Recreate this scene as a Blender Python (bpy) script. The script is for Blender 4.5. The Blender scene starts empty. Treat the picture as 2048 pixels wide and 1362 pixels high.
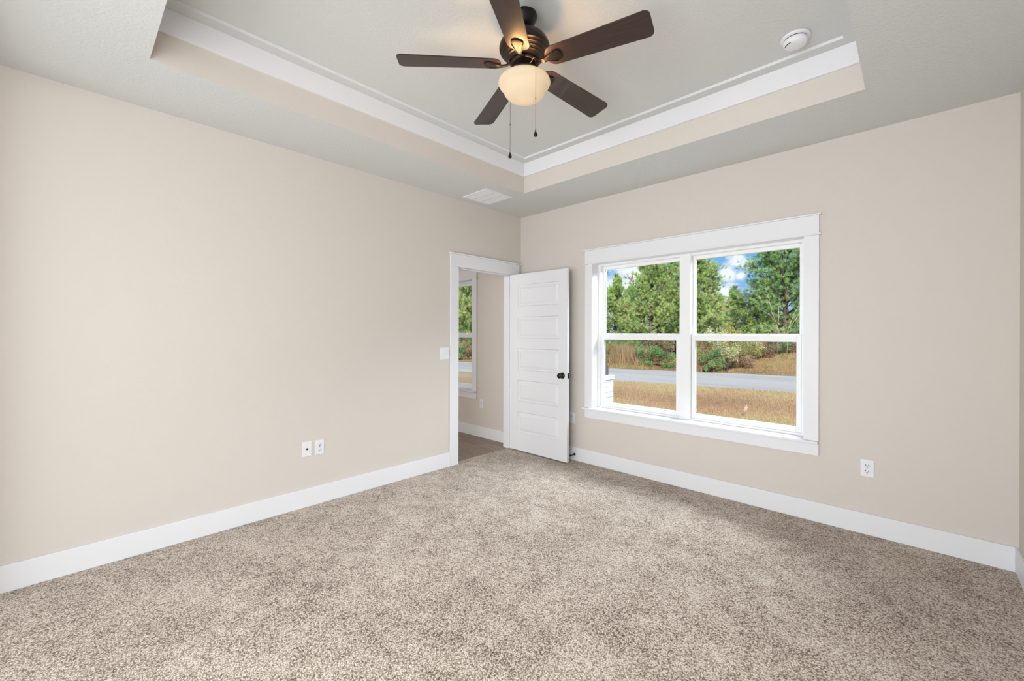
import bpy, math, random
import numpy as np
from mathutils import Vector, Matrix

# ------------------------------------------------------------------ camera
scn = bpy.context.scene
COL = scn.collection
F_PX, YAW, ROLL, CY = 844.62, math.radians(43.708), 0.0028, 666.07
CAM = Vector((3.4362, -3.7444, 1.3594))
FW = Vector((-math.sin(YAW), math.cos(YAW), 0))
RT = Vector((math.cos(YAW), math.sin(YAW), 0))
UP = Vector((0, 0, 1))
R3 = RT*math.cos(ROLL) + UP*math.sin(ROLL)
U3 = UP*math.cos(ROLL) - RT*math.sin(ROLL)
cd = bpy.data.cameras.new('camera')
cam = bpy.data.objects.new('camera', cd); COL.objects.link(cam)
cd.sensor_width = 36; cd.lens = F_PX/2048*36
cd.shift_y = (CY-681)/2048; cd.clip_start = .03; cd.clip_end = 400
m = Matrix((R3, U3, -FW)).transposed().to_4x4(); m.translation = CAM
cam.matrix_world = m
scn.camera = cam

# ------------------------------------------------------------------ exposure
vs = scn.view_settings
scn.display_settings.display_device = 'sRGB'
vs.view_transform = 'Standard'; vs.look = 'None'; vs.gamma = 1; vs.use_curve_mapping = False
vs.exposure = 0.0

def lin(c):
    return tuple(((v/255)/12.92 if v/255 <= .04045 else ((v/255+.055)/1.055)**2.4) for v in c)
def rgba(c): return (*lin(c), 1)

# ------------------------------------------------------------------ node helpers
def new_mat(name):
    mt = bpy.data.materials.new(name); mt.use_nodes = True
    nt = mt.node_tree; nt.nodes.clear()
    out = nt.nodes.new('ShaderNodeOutputMaterial')
    return mt, nt, out
def nd(nt, t, **kw):
    n = nt.nodes.new('ShaderNode'+t)
    for k, v in kw.items():
        if k == 'ins':
            for a, b in v.items(): n.inputs[a].default_value = b
        else: setattr(n, k, v)
    return n
def lk(nt, a, b): nt.links.new(a, b)
def math_(nt, op, a, b=None, c=None, clamp=False):
    n = nt.nodes.new('ShaderNodeMath'); n.operation = op; n.use_clamp = clamp
    for i, v in enumerate((a, b, c)):
        if v is None: continue
        if isinstance(v, (int, float)): n.inputs[i].default_value = v
        else: nt.links.new(v, n.inputs[i])
    return n.outputs[0]
def ramp(nt, fac, stops, interp='LINEAR'):
    r = nt.nodes.new('ShaderNodeValToRGB'); r.color_ramp.interpolation = interp
    els = r.color_ramp.elements
    while len(els) < len(stops): els.new(.5)
    for e, (p, c) in zip(els, stops): e.position = p; e.color = c if len(c) == 4 else (*c, 1)
    nt.links.new(fac, r.inputs[0]); return r.outputs[0]
def mixc(nt, fac, a, b, mode='MIX'):
    n = nt.nodes.new('ShaderNodeMix'); n.data_type = 'RGBA'; n.blend_type = mode
    for s, v in ((n.inputs[0], fac), (n.inputs[6], a), (n.inputs[7], b)):
        if isinstance(v, (int, float)): s.default_value = v
        elif isinstance(v, tuple): s.default_value = v
        else: nt.links.new(v, s)
    return n.outputs[2]

# ------------------------------------------------------------------ world: blue sky with clouds
w = bpy.data.worlds.new('sky'); scn.world = w; w.use_nodes = True
nt = w.node_tree; nt.nodes.clear()
wo = nt.nodes.new('ShaderNodeOutputWorld'); bg = nt.nodes.new('ShaderNodeBackground')
tc = nd(nt, 'TexCoord'); sep = nd(nt, 'SeparateXYZ'); lk(nt, tc.outputs['Generated'], sep.inputs[0])
grad = ramp(nt, sep.outputs[2], [(0.0, rgba((178, 205, 232))), (.12, rgba((128, 180, 228))), (.35, rgba((90, 152, 216))), (1, rgba((60, 118, 190)))])
mp = nd(nt, 'Mapping'); mp.inputs['Scale'].default_value = (1, 1, 1.9); mp.inputs['Location'].default_value = (3.1, .4, .2)
lk(nt, tc.outputs['Generated'], mp.inputs[0])
nz = nd(nt, 'TexNoise', ins={'Scale': 5.5, 'Detail': 7, 'Roughness': .58}); lk(nt, mp.outputs[0], nz.inputs['Vector'])
def skydir(px, py):
    return (R3*(px-1024) - U3*(py-CY) + FW*F_PX).normalized()
blobs = [((1473, 523), 2.2), ((1488, 528), 1.5), ((1455, 548), 2.6), ((1481, 552), 1.3), ((1435, 585), 4.5), ((1300, 560), 12), ((1222, 600), 7), ((925, 590), 12)]
tot = None
for (pp, deg) in blobs:
    d = skydir(*pp)
    dp = nd(nt, 'VectorMath', operation='DOT_PRODUCT'); lk(nt, tc.outputs['Generated'], dp.inputs[0]); dp.inputs[1].default_value = d
    s = math_(nt, 'SUBTRACT', 1.0, math_(nt, 'DIVIDE', math_(nt, 'ARCCOSINE', math_(nt, 'MINIMUM', dp.outputs['Value'], 1.0)), math.radians(deg)*.85), clamp=True)
    tot = s if tot is None else math_(nt, 'MAXIMUM', tot, s)
nz2 = nd(nt, 'TexNoise', ins={'Scale': 30, 'Detail': 7, 'Roughness': .62}); lk(nt, mp.outputs[0], nz2.inputs['Vector'])
cl = math_(nt, 'ADD', math_(nt, 'MULTIPLY', tot, 1.5), math_(nt, 'MULTIPLY', math_(nt, 'SUBTRACT', nz2.outputs[0], .5), 2.2))
cl = math_(nt, 'MULTIPLY', math_(nt, 'SUBTRACT', cl, .42), 1.5, clamp=True)
far = math_(nt, 'MULTIPLY', math_(nt, 'SUBTRACT', nz.outputs[0], .62), 6, clamp=True)
cl = math_(nt, 'MAXIMUM', cl, math_(nt, 'MULTIPLY', far, .6))
skyc = mixc(nt, cl, grad, rgba((240, 244, 250)))
lk(nt, skyc, bg.inputs[0]); bg.inputs[1].default_value = 1.12
lk(nt, bg.outputs[0], wo.inputs[0])

# ------------------------------------------------------------------ sun and added fill lamps
def light(name, kind, loc, energy, color, direction=None, **kw):
    l = bpy.data.lights.new(name, kind); l.energy = energy; l.color = color
    for k, v in kw.items(): setattr(l, k, v)
    o = bpy.data.objects.new(name, l); COL.objects.link(o); o.location = loc
    if direction is not None: o.rotation_euler = Vector(direction).to_track_quat('-Z', 'Y').to_euler()
    return o
light('sun', 'SUN', (10, -25, 20), 8.2, (1, .96, .88), (-.38, .72, -.58), angle=math.radians(8))
# unseen fill lamps added behind the camera and in the hall for brightness
light('fill_back', 'AREA', (1.93, -6.9, 1.3), 130, (.87, .94, 1.0), (0, 1, .03), shape='RECTANGLE', size=4.2, size_y=2.3)
light('fill_back_right', 'AREA', (2.95, -4.55, 1.15), 63, (.92, .96, 1.0), (-.42, .90, .12), shape='RECTANGLE', size=1.0, size_y=1.7)
light('fill_hall', 'AREA', (-2.0, -3.8, 1.5), 48, (1, .97, .94), (.25, 1, 0), shape='RECTANGLE', size=1.8, size_y=2.0)

# lamp added above the window, out of view, boosting the sky light indoors
light('fill_front', 'AREA', (2.9, 1.75, 3.15), 420, (.90, .96, 1.0), (-.36, -.74, -.58), shape='RECTANGLE', size=3.6, size_y=1.2)

# ------------------------------------------------------------------ geometry helpers
class MB:
    def __init__(s): s.v = []; s.f = []; s.mi = []; s.sm = []
    def add(s, vs_, fs, mi=0, smooth=False):
        b = len(s.v); s.v += [tuple(q) for q in vs_]
        for f in fs: s.f.append(tuple(i+b for i in f)); s.mi.append(mi); s.sm.append(smooth)
        return s
    def box(s, x0, x1, y0, y1, z0, z1, mi=0, M=None):
        vv = [(x, y, z) for z in (z0, z1) for y in (y0, y1) for x in (x0, x1)]
        if M is not None: vv = [tuple(M @ Vector(q)) for q in vv]
        return s.add(vv, [(0, 2, 3, 1), (4, 5, 7, 6), (0, 1, 5, 4), (2, 6, 7, 3), (0, 4, 6, 2), (1, 3, 7, 5)], mi)
    def lathe(s, prof, seg=40, c=(0, 0, 0), mi=0, axis='z', smooth=True, capped=True):
        n = len(prof); vv = []
        for k in range(seg):
            a = 2*math.pi*k/seg; ca, sa = math.cos(a), math.sin(a)
            for r, z in prof:
                p = (r*ca, r*sa, z)
                if axis == 'y': p = (p[0], p[2], p[1])
                if axis == 'x': p = (p[2], p[0], p[1])
                vv.append((p[0]+c[0], p[1]+c[1], p[2]+c[2]))
        ff = []
        for k in range(seg):
            k2 = (k+1) % seg
            for i in range(n-1):
                ff.append((k*n+i, k2*n+i, k2*n+i+1, k*n+i+1))
        s.add(vv, ff, mi, smooth)
        if capped:
            b = len(s.v)-len(vv)
            for i in (0, n-1):
                if prof[i][0] > 1e-5:
                    s.f.append(tuple(b+k*n+i for k in (range(seg) if i else reversed(range(seg))))); s.mi.append(mi); s.sm.append(False)
        return s
    def tube(s, pts, rad, seg=8, mi=0, smooth=True):
        pts = [Vector(p) for p in pts]
        if isinstance(rad, (int, float)): rad = [rad]*len(pts)
        vv = []; n = len(pts)
        for i, p in enumerate(pts):
            d = (pts[min(i+1, n-1)]-pts[max(i-1, 0)]).normalized()
            a = d.orthogonal().normalized() if abs(d.z) > .9 else d.cross(UP).normalized()
            if abs(d.z) > .9: a = Vector((1, 0, 0)).cross(d).normalized()
            b = d.cross(a)
            for k in range(seg):
                t = 2*math.pi*k/seg; vv.append(tuple(p+(a*math.cos(t)+b*math.sin(t))*rad[i]))
        ff = [(i*seg+k, i*seg+(k+1) % seg, (i+1)*seg+(k+1) % seg, (i+1)*seg+k) for i in range(n-1) for k in range(seg)]
        ff += [tuple(reversed(range(seg))), tuple((n-1)*seg+k for k in range(seg))]
        return s.add(vv, ff, mi, smooth)
    def build(s, name, mats, parent=None, bevel=0, loc=None):
        me = bpy.data.meshes.new(name); me.from_pydata(s.v, [], s.f); me.update()
        if not isinstance(mats, (list, tuple)): mats = [mats]
        for mt in mats: me.materials.append(mt)
        me.polygons.foreach_set('material_index', s.mi); me.polygons.foreach_set('use_smooth', s.sm)
        o = bpy.data.objects.new(name, me); COL.objects.link(o)
        if parent: o.parent = parent
        if loc: o.location = loc
        if bevel:
            b = o.modifiers.new('bevel', 'BEVEL'); b.width = bevel; b.segments = 2; b.limit_method = 'ANGLE'
        return o
def tag(o, label=None, cat=None, group=None, kind=None):
    if label: o['label'] = label
    if cat: o['category'] = cat
    if group: o['group'] = group
    if kind: o['kind'] = kind
    return o
def empty(name, loc=(0, 0, 0), rz=0):
    o = bpy.data.objects.new(name, None); COL.objects.link(o); o.location = loc; o.rotation_euler = (0, 0, rz)
    o.empty_display_size = .1; return o
def copy_tree(o, parent=None):
    c = o.copy(); COL.objects.link(c)
    if parent: c.parent = parent
    for ch in list(o.children): copy_tree(ch, c)
    return c
def panel_cells(mb, axis, t0, t1, u0, u1, z0, z1, holes, mi=0):
    """a wall slab with rectangular holes; axis = normal axis ('x' or 'y')"""
    us = sorted({u0, u1, *[h[0] for h in holes], *[h[1] for h in holes]}); zs = sorted({z0, z1, *[h[2] for h in holes], *[h[3] for h in holes]})
    def solid(i, j):
        if i < 0 or j < 0 or i >= len(us)-1 or j >= len(zs)-1: return False
        cu, cz = (us[i]+us[i+1])/2, (zs[j]+zs[j+1])/2
        return not any(h[0] < cu < h[1] and h[2] < cz < h[3] for h in holes)
    def P(u, t, z): return (t, u, z) if axis == 'x' else (u, t, z)
    for i in range(len(us)-1):
        for j in range(len(zs)-1):
            if not solid(i, j): continue
            a, b, c, d = us[i], us[i+1], zs[j], zs[j+1]
            mb.add([P(a, t0, c), P(b, t0, c), P(b, t0, d), P(a, t0, d)], [(0, 1, 2, 3)], mi)
            mb.add([P(a, t1, c), P(b, t1, c), P(b, t1, d), P(a, t1, d)], [(3, 2, 1, 0)], mi)
            if not solid(i-1, j): mb.add([P(a, t0, c), P(a, t1, c), P(a, t1, d), P(a, t0, d)], [(0, 1, 2, 3)], mi)
            if not solid(i+1, j): mb.add([P(b, t0, c), P(b, t1, c), P(b, t1, d), P(b, t0, d)], [(3, 2, 1, 0)], mi)
            if not solid(i, j-1): mb.add([P(a, t0, c), P(a, t1, c), P(b, t1, c), P(b, t0, c)], [(3, 2, 1, 0)], mi)
            if not solid(i, j+1): mb.add([P(a, t0, d), P(a, t1, d), P(b, t1, d), P(b, t0, d)], [(0, 1, 2, 3)], mi)
    return mb

# ------------------------------------------------------------------ materials
def principled(name, col, rough=.5, spec=.5, metal=0, bump=None, coat=0):
    mt, nt, out = new_mat(name)
    b = nd(nt, 'BsdfPrincipled'); b.inputs['Base Color'].default_value = rgba(col); b.inputs['Roughness'].default_value = rough
    b.inputs['Metallic'].default_value = metal; b.inputs['Specular IOR Level'].default_value = spec; b.inputs['Coat Weight'].default_value = coat
    lk(nt, b.outputs[0], out.inputs[0])
    if bump:
        sc, st, dist = bump
        t = nd(nt, 'TexCoord'); n = nd(nt, 'TexNoise', ins={'Scale': sc, 'Detail': 4, 'Roughness': .6}); lk(nt, t.outputs['Object'], n.inputs['Vector'])
        bp = nd(nt, 'Bump', ins={'Strength': st, 'Distance': dist}); lk(nt, n.outputs[0], bp.inputs['Height']); lk(nt, bp.outputs[0], b.inputs['Normal'])
    return mt
M = {}
M['wall'] = principled('greige_wall_paint', (214, 206, 198), .75, .25, bump=(95, .30, .004))
M['ceiling'] = principled('ceiling_paint', (212, 214, 212), .85, .2, bump=(75, .45, .006))
M['trim'] = principled('white_trim_paint', (231, 231, 234), .42, .4)
M['door'] = principled('white_door_paint', (226, 226, 228), .45, .4, bump=(60, .05, .002))
M['vinyl'] = principled('white_window_vinyl', (238, 239, 239), .38, .4)
M['plastic'] = principled('white_plastic', (232, 232, 235), .32, .5)
M['slot'] = principled('dark_slot', (22, 22, 22), .5)
M['screw'] = principled('screw_metal', (190, 190, 186), .4, metal=.8)
M['bronze'] = principled('oil_rubbed_bronze', (38, 32, 30), .32, .5, metal=.55)
M['rod'] = principled('fan_dark_metal', (26, 24, 25), .35, .5, metal=.4)
M['black'] = principled('black_rubber', (14, 14, 15), .45)
M['gasket'] = principled('grey_gasket', (120, 122, 122), .6)
M['post'] = principled('dark_stained_post', (74, 78, 74), .7, bump=(30, .2, .004))
M['twig'] = principled('pale_twig', (196, 178, 146), .8)

M['chain'] = principled('antique_chain', (112, 86, 70), .4, metal=.6)
# wood blade
def wood_mat(name, c1, c2, scale=(1, 22, 22), rough=.35):
    mt, nt, out = new_mat(name); t = nd(nt, 'TexCoord'); mpn = nd(nt, 'Mapping'); mpn.inputs['Scale'].default_value = scale
    lk(nt, t.outputs['Object'], mpn.inputs[0])
    n = nd(nt, 'TexNoise', ins={'Scale': 6, 'Detail': 6, 'Roughness': .65, 'Distortion': .4}); lk(nt, mpn.outputs[0], n.inputs['Vector'])
    c = ramp(nt, n.outputs[0], [(.3, rgba(c1)), (.7, rgba(c2))])
    b = nd(nt, 'BsdfPrincipled'); b.inputs['Roughness'].default_value = rough; lk(nt, c, b.inputs['Base Color']); b.inputs['Coat Weight'].default_value = .15
    lk(nt, b.outputs[0], out.inputs[0]); return mt
M['blade'] = wood_mat('walnut_fan_blade', (40, 27, 23), (60, 41, 35))

# carpet
mt, nt, out = new_mat('frieze_carpet'); M['carpet'] = mt
t = nd(nt, 'TexCoord')
warp = nd(nt, 'TexNoise', ins={'Scale': 60, 'Detail': 2}); lk(nt, t.outputs['Object'], warp.inputs['Vector'])
wv = mixc(nt, .012, t.outputs['Object'], warp.outputs['Color'], 'ADD')
vo = nd(nt, 'TexVoronoi', ins={'Scale': 150}); lk(nt, wv, vo.inputs['Vector'])
vs2 = nd(nt, 'SeparateColor'); lk(nt, vo.outputs['Color'], vs2.inputs[0])
fine = nd(nt, 'TexNoise', ins={'Scale': 230, 'Detail': 3, 'Roughness': .7}); lk(nt, t.outputs['Object'], fine.inputs['Vector'])
big = nd(nt, 'TexNoise', ins={'Scale': 2.6, 'Detail': 5, 'Roughness': .62}); lk(nt, t.outputs['Object'], big.inputs['Vector'])
big2 = nd(nt, 'TexNoise', ins={'Scale': 9, 'Detail': 4, 'Roughness': .6}); lk(nt, t.outputs['Object'], big2.inputs['Vector'])
h = math_(nt, 'MULTIPLY', math_(nt, 'SUBTRACT', .74, vo.outputs['Distance']), 1.9, clamp=True)
h2 = math_(nt, 'ADD', math_(nt, 'MULTIPLY', h, .6), math_(nt, 'MULTIPLY', fine.outputs[0], .6))
v1 = math_(nt, 'ADD', math_(nt, 'MULTIPLY', vs2.outputs[0], .24), math_(nt, 'MULTIPLY', h2, .56))
v2 = math_(nt, 'ADD', v1, math_(nt, 'MULTIPLY', math_(nt, 'SUBTRACT', big.outputs[0], .42), .28))
v3 = math_(nt, 'ADD', v2, math_(nt, 'MULTIPLY', math_(nt, 'SUBTRACT', big2.outputs[0], .46), .30))
cc = ramp(nt, v3, [(.18, rgba((58, 43, 34))), (.34, rgba((144, 122, 105))), (.48, rgba((200, 182, 165))), (.70, rgba((242, 231, 218)))])
b = nd(nt, 'BsdfPrincipled'); b.inputs['Roughness'].default_value = .95; b.inputs['Specular IOR Level'].default_value = .1
b.inputs['Sheen Weight'].default_value = .25; b.inputs['Sheen Roughness'].default_value = .5
lk(nt, cc, b.inputs['Base Color'])
bp = nd(nt, 'Bump', ins={'Strength': .9, 'Distance': .006}); lk(nt, h2, bp.inputs['Height']); lk(nt, bp.outputs[0], b.inputs['Normal'])
lk(nt, b.outputs[0], out.inputs[0])

# wood plank floor in the hall (planks run along x)
mt, nt, out = new_mat('plank_floor'); M['plank'] = mt
t = nd(nt, 'TexCoord')
br = nd(nt, 'TexBrick', ins={'Scale': 1, 'Mortar Size': .0015, 'Brick Width': 1.2, 'Row Height': .17, 'Color1': (0, 0, 0, 1), 'Color2': (1, 1, 1, 1), 'Mortar': (.3, .3, .3, 1)})
br.offset = .37; lk(nt, t.outputs['Object'], br.inputs['Vector'])
mpn = nd(nt, 'Mapping'); mpn.inputs['Scale'].default_value = (1.2, 26, 1); lk(nt, t.outputs['Object'], mpn.inputs[0])
n = nd(nt, 'TexNoise', ins={'Scale': 2.2, 'Detail': 7, 'Roughness': .66, 'Distortion': .5}); lk(nt, mpn.outputs[0], n.inputs['Vector'])
f = math_(nt, 'ADD', math_(nt, 'MULTIPLY', n.outputs[0], .8), math_(nt, 'MULTIPLY', br.outputs['Color'], .22))
c = ramp(nt, f, [(.30, rgba((88, 72, 62))), (.5, rgba((134, 114, 98))), (.72, rgba((172, 152, 134)))])
b = nd(nt, 'BsdfPrincipled'); b.inputs['Roughness'].default_value = .42; lk(nt, c, b.inputs['Base Color']); lk(nt, b.outputs[0], out.inputs[0])

# window glass: clear pane with a faint fresnel reflection
mt, nt, out = new_mat('clear_window_glass'); M['glass'] = mt
tr = nd(nt, 'BsdfTransparent'); tr.inputs[0].default_value = (.97, .985, .98, 1); gl = nd(nt, 'BsdfGlossy'); gl.inputs['Roughness'].default_value = .01
fr = nd(nt, 'Fresnel', ins={'IOR': 1.35}); mx = nd(nt, 'MixShader'); ff = math_(nt, 'MULTIPLY', fr.outputs[0], .08)
lk(nt, ff, mx.inputs[0]); lk(nt, tr.outputs[0], mx.inputs[1]); lk(nt, gl.outputs[0], mx.inputs[2]); lk(nt, mx.outputs[0], out.inputs[0])

# opal glass shade
mt, nt, out = new_mat('amber_opal_glass'); M['opal'] = mt
df = nd(nt, 'BsdfDiffuse'); df.inputs[0].default_value = (.66, .60, .50, 1); ts = nd(nt, 'BsdfTranslucent'); ts.inputs[0].default_value = (.105, .110, .115, 1)
em = nd(nt, 'Emission'); em.inputs[0].default_value = (1, .74, .45, 1); em.inputs[1].default_value = .42
mx = nd(nt, 'MixShader'); mx.inputs[0].default_value = .55; ad = nd(nt, 'AddShader')
lk(nt, df.outputs[0], mx.inputs[1]); lk(nt, ts.outputs[0], mx.inputs[2]); lk(nt, mx.outputs[0], ad.inputs[0]); lk(nt, em.outputs[0], ad.inputs[1]); lk(nt, ad.outputs[0], out.inputs[0])

# white painted brick
mt, nt, out = new_mat('white_painted_brick'); M['brick'] = mt
t = nd(nt, 'TexCoord'); mpn = nd(nt, 'Mapping'); mpn.inputs['Rotation'].default_value = (math.radians(90), 0, 0)
sp = nd(nt, 'SeparateXYZ'); lk(nt, t.outputs['Object'], sp.inputs[0]); cb = nd(nt, 'CombineXYZ')
lk(nt, math_(nt, 'ADD', sp.outputs[0], sp.outputs[1]), cb.inputs[0]); lk(nt, sp.outputs[2], cb.inputs[1])
br = nd(nt, 'TexBrick', ins={'Scale': 1, 'Mortar Size': .006, 'Mortar Smooth': .4, 'Brick Width': .21, 'Row Height': .074, 'Color1': rgba((206, 204, 204)), 'Color2': rgba((196, 196, 198)), 'Mortar': rgba((178, 178, 181))})
lk(nt, cb.outputs[0], br.inputs['Vector'])
b = nd(nt, 'BsdfPrincipled'); b.inputs['Roughness'].default_value = .8; lk(nt, br.outputs['Color'], b.inputs['Base Color'])
bp = nd(nt, 'Bump', ins={'Strength': .8, 'Distance': .006}); bp.invert = True; lk(nt, br.outputs['Fac'], bp.inputs['Height']); lk(nt, bp.outputs[0], b.inputs['Normal'])
lk(nt, b.outputs[0], out.inputs[0])

def noise_ground(name, stops, sc=1.2, fine_sc=45, fine_amt=.5, rough=.95, stretch=(1, 1, 1), rot=0):
    mt, nt, out = new_mat(name); t = nd(nt, 'TexCoord')
    mpn = nd(nt, 'Mapping'); mpn.inputs['Scale'].default_value = stretch; mpn.inputs['Rotation'].default_value = (0, 0, rot); lk(nt, t.outputs['Object'], mpn.inputs[0])
    a = nd(nt, 'TexNoise', ins={'Scale': sc, 'Detail': 5, 'Roughness': .6}); lk(nt, mpn.outputs[0], a.inputs['Vector'])
    bb = nd(nt, 'TexNoise', ins={'Scale': fine_sc, 'Detail': 4, 'Roughness': .75}); lk(nt, t.outputs['Object'], bb.inputs['Vector'])
    v = math_(nt, 'ADD', a.outputs[0], math_(nt, 'MULTIPLY', math_(nt, 'SUBTRACT', bb.outputs[0], .5), fine_amt))
    c = ramp(nt, v, [(p, rgba(q)) for p, q in stops])
    b = nd(nt, 'BsdfPrincipled'); b.inputs['Roughness'].default_value = rough; b.inputs['Specular IOR Level'].default_value = .15; lk(nt, c, b.inputs['Base Color'])
    bp = nd(nt, 'Bump', ins={'Strength': .6, 'Distance': .02}); lk(nt, bb.outputs[0], bp.inputs['Height']); lk(nt, bp.outputs[0], b.inputs['Normal'])
    lk(nt, b.outputs[0], out.inputs[0]); return mt
M['lawn'] = noise_ground('dry_lawn', [(.25, (144, 116, 93)), (.45, (164, 137, 111)), (.56, (170, 148, 117)), (.68, (158, 157, 111))], .55, 30, .55, stretch=(.45, 1.6, 1), rot=math.radians(-11))
M['verge'] = noise_ground('brown_verge', [(.3, (116, 88, 66)), (.5, (152, 123, 90)), (.7, (136, 129, 85))], 1.4, 22, .9)
M['asphalt'] = noise_ground('pale_asphalt', [(.3, (160, 156, 151)), (.6, (179, 175, 170))], .5, 60, .35, .85, stretch=(.2, 2.2, 1), rot=math.radians(-12))
M['bark'] = noise_ground('pine_bark', [(.3, (70, 56, 50)), (.6, (112, 92, 80))], 8, 30, .6)
M['porch'] = noise_ground('porch_concrete', [(.3, (180, 178, 174)), (.6, (200, 198, 194))], 3, 40, .3)

def leaf_mat(name, stops, transl=.5):
    mt, nt, out = new_mat(name)
    at = nd(nt, 'Attribute'); at.attribute_name = 'tint'
    c = ramp(nt, at.outputs['Fac'], [(p, rgba(q)) for p, q in stops])
    d = nd(nt, 'BsdfDiffuse'); ts = nd(nt, 'BsdfTranslucent'); mx = nd(nt, 'MixShader'); mx.inputs[0].default_value = transl
    lk(nt, c, d.inputs[0]); lk(nt, c, ts.inputs[0]); lk(nt, d.outputs[0], mx.inputs[1]); lk(nt, ts.outputs[0], mx.inputs[2]); lk(nt, mx.outputs[0], out.inputs[0])
    return mt

# ------------------------------------------------------------------ the room shell
W, D, H, HT = 3.866, 4.11, 2.743, 3.048           # width, depth, soffit height, tray height
TX0, TX1, TY0, TY1 = .629, 3.228, -3.468, -.642   # tray opening
DY0, DY1, DZ = -.960, -.145, 2.042                # doorway in left wall
WX0, WX1, WZ0, WZ1 = 1.018, 2.840, .567, 2.080    # window opening
HW0, HW1 = -1.80, -.875                           # hall window opening

mb = MB(); panel_cells(mb, 'x', -.114, 0, -D, 0, 0, H, [(DY0-.02, DY1+.02, 0, DZ+.02)])
tag(mb.build('wall_left', M['wall']), 'long greige wall with the doorway and light switch', 'wall', kind='structure')
mb = MB(); panel_cells(mb, 'y', 0, .20, -4.0, W+.12, -.02, HT+.1, [(WX0-.004, WX1+.004, WZ0-.004, WZ1+.004), (HW0-.004, HW1+.004, WZ0-.004, WZ1+.004)])
tag(mb.build('wall_front', M['wall']), 'greige wall holding the twin window', 'wall', kind='structure')
mb = MB(); panel_cells(mb, 'x', W, W+.12, -D, 0, 0, H, [])
tag(mb.build('wall_right', M['wall']), 'greige wall at the right edge of the photo', 'wall', kind='structure')
mb = MB(); panel_cells(mb, 'y', -D-.12, -D, 0, W, 0, H, [(.17, 3.70, .02, 2.62)])  # wide opening added so the back fill lamps reach the room
tag(mb.build('wall_back', M['wall']), 'greige wall behind the camera with a wide opening added for the fill lamps', 'wall', kind='structure')

mb = MB()   # soffit with tray opening, tray sides, tray top
O = [(0, -D), (W, -D), (W, 0), (0, 0)]; I = [(TX0, TY0), (TX1, TY0), (TX1, TY1), (TX0, TY1)]
for k in range(4):
    k2 = (k+1) % 4
    mb.add([(*O[k], H), (*I[k], H), (*I[k2], H), (*O[k2], H)], [(0, 1, 2, 3)], 0)
    mb.add([(*I[k], H), (*I[k], HT), (*I[k2], HT), (*I[k2], H)], [(0, 1, 2, 3)], 1)
mb.add([(*I[0], HT), (*I[1], HT), (*I[2], HT), (*I[3], HT)], [(0, 3, 2, 1)], 0)
mb.add([(-.05, -D-.1, HT+.08), (W+.1, -D-.1, HT+.08), (W+.1, .15, HT+.08), (-.05, .15, HT+.08)], [(0, 1, 2, 3)], 0)
mb.box(-.1, 0, -D, 0, H, HT+.08); mb.box(W, W+.1, -D, 0, H, HT+.08); mb.box(0, W, -D-.1, -D, H, HT+.08)
tag(mb.build('ceiling', [M['ceiling'], M['wall']]), 'pale grey tray ceiling with greige recess sides', 'ceiling', kind='structure')

def ring(mb, x0, x1, y0, y1, wd, z0, z1, mb_bottom=None):
    """mitred rectangular frame, wd inwards"""
    Oo = [(x0, y0), (x1, y0), (x1, y1), (x0, y1)]; Ii = [(x0+wd, y0+wd), (x1-wd, y0+wd), (x1-wd, y1-wd), (x0+wd, y1-wd)]
    for k in range(4):
        k2 = (k+1) % 4
        mb.add([(*Oo[k], z0), (*Oo[k2], z0), (*Ii[k2], z0), (*Ii[k], z0), (*Oo[k], z1), (*Oo[k2], z1), (*Ii[k2], z1), (*Ii[k], z1)],
               [(0, 1, 2, 3), (7, 6, 5, 4), (0, 4, 5, 1), (3, 2, 6, 7), (0, 3, 7, 4), (1, 5, 6, 2)])
        if mb_bottom is not None: mb.mi[-6] = mb_bottom
mb = MB(); ring(mb, TX0, TX1, TY0, TY1, .017, 2.900, HT-.019)
tag(mb.build('trim_1', M['trim'], bevel=.002), 'wide white trim board round the top of the tray', 'trim', kind='structure')
mb = MB(); ring(mb, TX0, TX1, TY0, TY1, .090, HT-.019, HT-.0005, 1)
tag(mb.build('trim_2', [M['trim'], M['ceiling']]), 'flat border step of the tray ceiling with a white inner edge', 'trim', kind='structure')

mb = MB()
mb.add([(0, -D, 0), (W, -D, 0), (W, 0, 0), (0, 0, 0), (-.055, DY1+.02, 0), (-.055, DY0-.02, 0), (0, DY0-.02, 0), (0, DY1+.02, 0)], [(0, 1, 2, 3), (6, 7, 4, 5)])
tag(mb.build('floor', M['carpet']), 'mottled brown and cream carpet', 'floor', kind='structure')
mb = MB(); mb.box(-4.0, -.055, -4.0, 0, -.06, -.011)
tag(mb.build('floor', M['plank']), 'grey brown wood plank floor beyond the doorway', 'floor', kind='structure')
mb = MB(); mb.box(-4.0, -.114, -4.0, 0, H, H+.05)
tag(mb.build('ceiling', M['ceiling']), 'ceiling of the room beyond the doorway', 'ceiling', kind='structure')
mb = MB(); mb.box(-4.1, -4.0, -4.0, .2, -.06, H)
tag(mb.build('wall_far', M['wall']), 'far wall of the room beyond the doorway', 'wall', kind='structure')
mb = MB(); panel_cells(mb, 'y', -4.1, -4.0, -4.1, -.114, -.06, H+.05, [])
tag(mb.build('wall_rear', M['wall']), 'rear wall of the room beyond the doorway', 'wall', kind='structure')

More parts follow.
